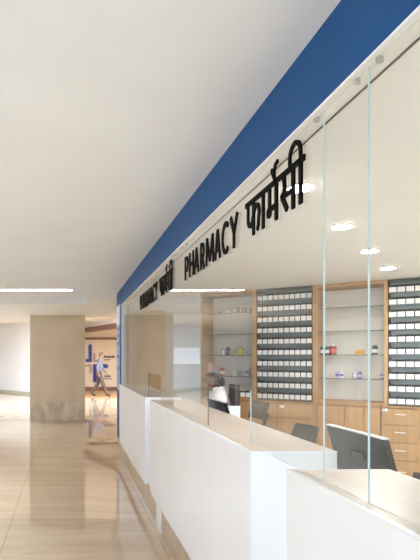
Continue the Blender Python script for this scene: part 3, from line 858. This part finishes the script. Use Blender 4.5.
# walking person in the far hall, walking to the right (+X)
r = thing('person', 'person in grey top and dark trousers walking past the cross sign in the far hall', 'person', (1.22, 20.9, .008), 0)
ch = {}
ch['pelvis'] = (None, (0,0,.93), (.15,.115))
ch['waist'] = ('pelvis', (.01,0,1.08), (.125,.10)); ch['chest'] = ('waist', (.02,0,1.28), (.155,.115)); ch['shoulders'] = ('chest', (.02,0,1.42), (.11,.09))
ch['neck'] = ('shoulders', (.03,0,1.50), .05); ch['chin'] = ('neck', (.045,0,1.56), (.062,.062)); ch['head'] = ('chin', (.05,0,1.65), (.085,.08)); ch['crown'] = ('head', (.045,0,1.72), (.066,.06))
ch['nose'] = ('head', (.155,0,1.635), .012)
for sgn, nm, kx, kz, fx, fz in ((-1,'R',.13,.50,.27,.075),(1,'L',-.06,.49,-.30,.10)):
    y = sgn*.09
    ch['hip'+nm] = ('pelvis', (.0,y,.88), .095); ch['knee'+nm] = ('hip'+nm, (kx,y,kz), .062)
    ch['calf'+nm] = ('knee'+nm, ((kx*.6+fx*.4),y,kz*.65+.03), .056); ch['ankle'+nm] = ('calf'+nm, (fx,y,fz), .040)
    ch['toe'+nm] = ('ankle'+nm, (fx+.15,y,.035), .032)
for sgn, nm, ex, wx in ((-1,'R',-.10,-.05),(1,'L',.10,.27)):
    y = sgn*.19
    ch['sh'+nm] = ('shoulders', (.02,y,1.40), .062); ch['el'+nm] = ('sh'+nm, (ex,y*1.12,1.14), .045); ch['wr'+nm] = ('el'+nm, (wx,y*1.1,.92), .032)
    dv = Vector(ch['wr'+nm][1])-Vector(ch['el'+nm][1]); hand(ch, 'wr'+nm, 'h'+nm, dv, (1,0,.2))
body = skin_body(ch, 'pelvis')
body.materials.append(M['skin']); bo = bpy.data.objects.new('body', body); link(bo, r)
garment(body, lambda c: c.z > .90 and c.z < 1.475 and not (abs(c.y) > .17 and c.z < .96), .010, 'shirt', M['shirt'], r)
garment(body, lambda c: .10 < c.z < .99 and abs(c.y) < .185, .014, 'trousers', M['trousers'], r)
garment(body, lambda c: c.z <= .115 and abs(c.y) < .2, .008, 'shoes', M['shoe'], r)
garment(body, lambda c: c.z > 1.66 and c.x < .125 or (c.z > 1.58 and c.x < .02), .014, 'hair', M['hair'], r)
face(r, Vector((.055,0,1.65)), (1,0,0), (0,0,1))

# staff person seated behind the middle counter, facing the counter (-X), bent a little forward
SX, SY = 1.64, 5.68
r = thing('person', 'person with dark hair in a white coat seated behind the small monitor', 'person', (SX, SY, 0), -.15)
ch = {}
ch['pelvis'] = (None, (0,0,.66), (.14,.15)); ch['waist'] = ('pelvis', (-.01,0,.80), (.11,.13)); ch['chest'] = ('waist', (-.04,0,1.00), (.125,.15))
ch['shoulders'] = ('chest', (-.07,0,1.13), (.085,.11)); ch['neck'] = ('shoulders', (-.085,0,1.19), .048); ch['chin'] = ('neck', (-.115,0,1.215), (.058,.058))
ch['head'] = ('chin', (-.12,0,1.28), (.080,.074)); ch['crown'] = ('head', (-.105,0,1.35), (.062,.058)); ch['nose'] = ('head', (-.222,0,1.255), .012)
for sgn, nm in ((-1,'R'),(1,'L')):
    y = sgn*.10
    ch['hip'+nm] = ('pelvis', (-.06,y,.63), .09); ch['knee'+nm] = ('hip'+nm, (-.38,y,.60), .065); ch['calf'+nm] = ('knee'+nm, (-.35,y,.34), .055); ch['ankle'+nm] = ('calf'+nm, (-.28,y,.09), .04); ch['toe'+nm] = ('ankle'+nm, (-.41,y,.04), .034)
    y = sgn*.19
    ch['sh'+nm] = ('shoulders', (-.06,y,1.105), .062); ch['el'+nm] = ('sh'+nm, (-.10,y*1.15,.87), .047); ch['wr'+nm] = ('el'+nm, (-.25,y*.75,.80), .032)
    hand(ch, 'wr'+nm, 'h'+nm, (-1,-sgn*.3,-.1), (0,1,0))
body = skin_body(ch, 'pelvis'); body.materials.append(M['skin']); bo = bpy.data.objects.new('body', body); link(bo, r)
garment(body, lambda c: .60 < c.z < 1.19 and c.x > -.27, .016, 'white_coat', M['coat'], r)
garment(body, lambda c: .07 < c.z < .68, .012, 'trousers', M['navy'], r)
garment(body, lambda c: c.z <= .085, .008, 'shoes', M['shoe'], r)
b = bmesh.new(); lathe(b, [(.058,0),(.062,.004),(.054,.018),(.05,.02)], -.08, 0, 18, 1.16); obj('collar', b, M['navy'], r)
garment(body, lambda c: (c.z > 1.30 and c.x > -.19) or (c.z > 1.19 and c.x > -.115 and abs(c.y) < .12), .018, 'hair', M['hair'], r)
b = bmesh.new(); bmesh.ops.create_icosphere(b, subdivisions=3, radius=.042, matrix=Matrix.Translation((-.02,0,1.25)) @ Matrix.Diagonal((.8,1.1,1.25,1))); obj('hair_bun', b, M['hair'], r, smooth=True)
face(r, Vector((-.125,0,1.277)), (-1,0,-.15), (0,0,1))
chair(SX-.08, SY, -.15, 1.22, 'dark brown high backed chair holding the person in white', mat='leather', bw=.46, bh=.52, lean=.12)

# ------------------------------------------------------------------ light
wd = bpy.data.worlds.new('daylight'); sc.world = wd; wd.use_nodes = True
wn = wd.node_tree.nodes; wl = wd.node_tree.links
bg = wn['Background']; bg.inputs['Color'].default_value = (.62, .78, 1.0, 1); bg.inputs['Strength'].default_value = 2.5
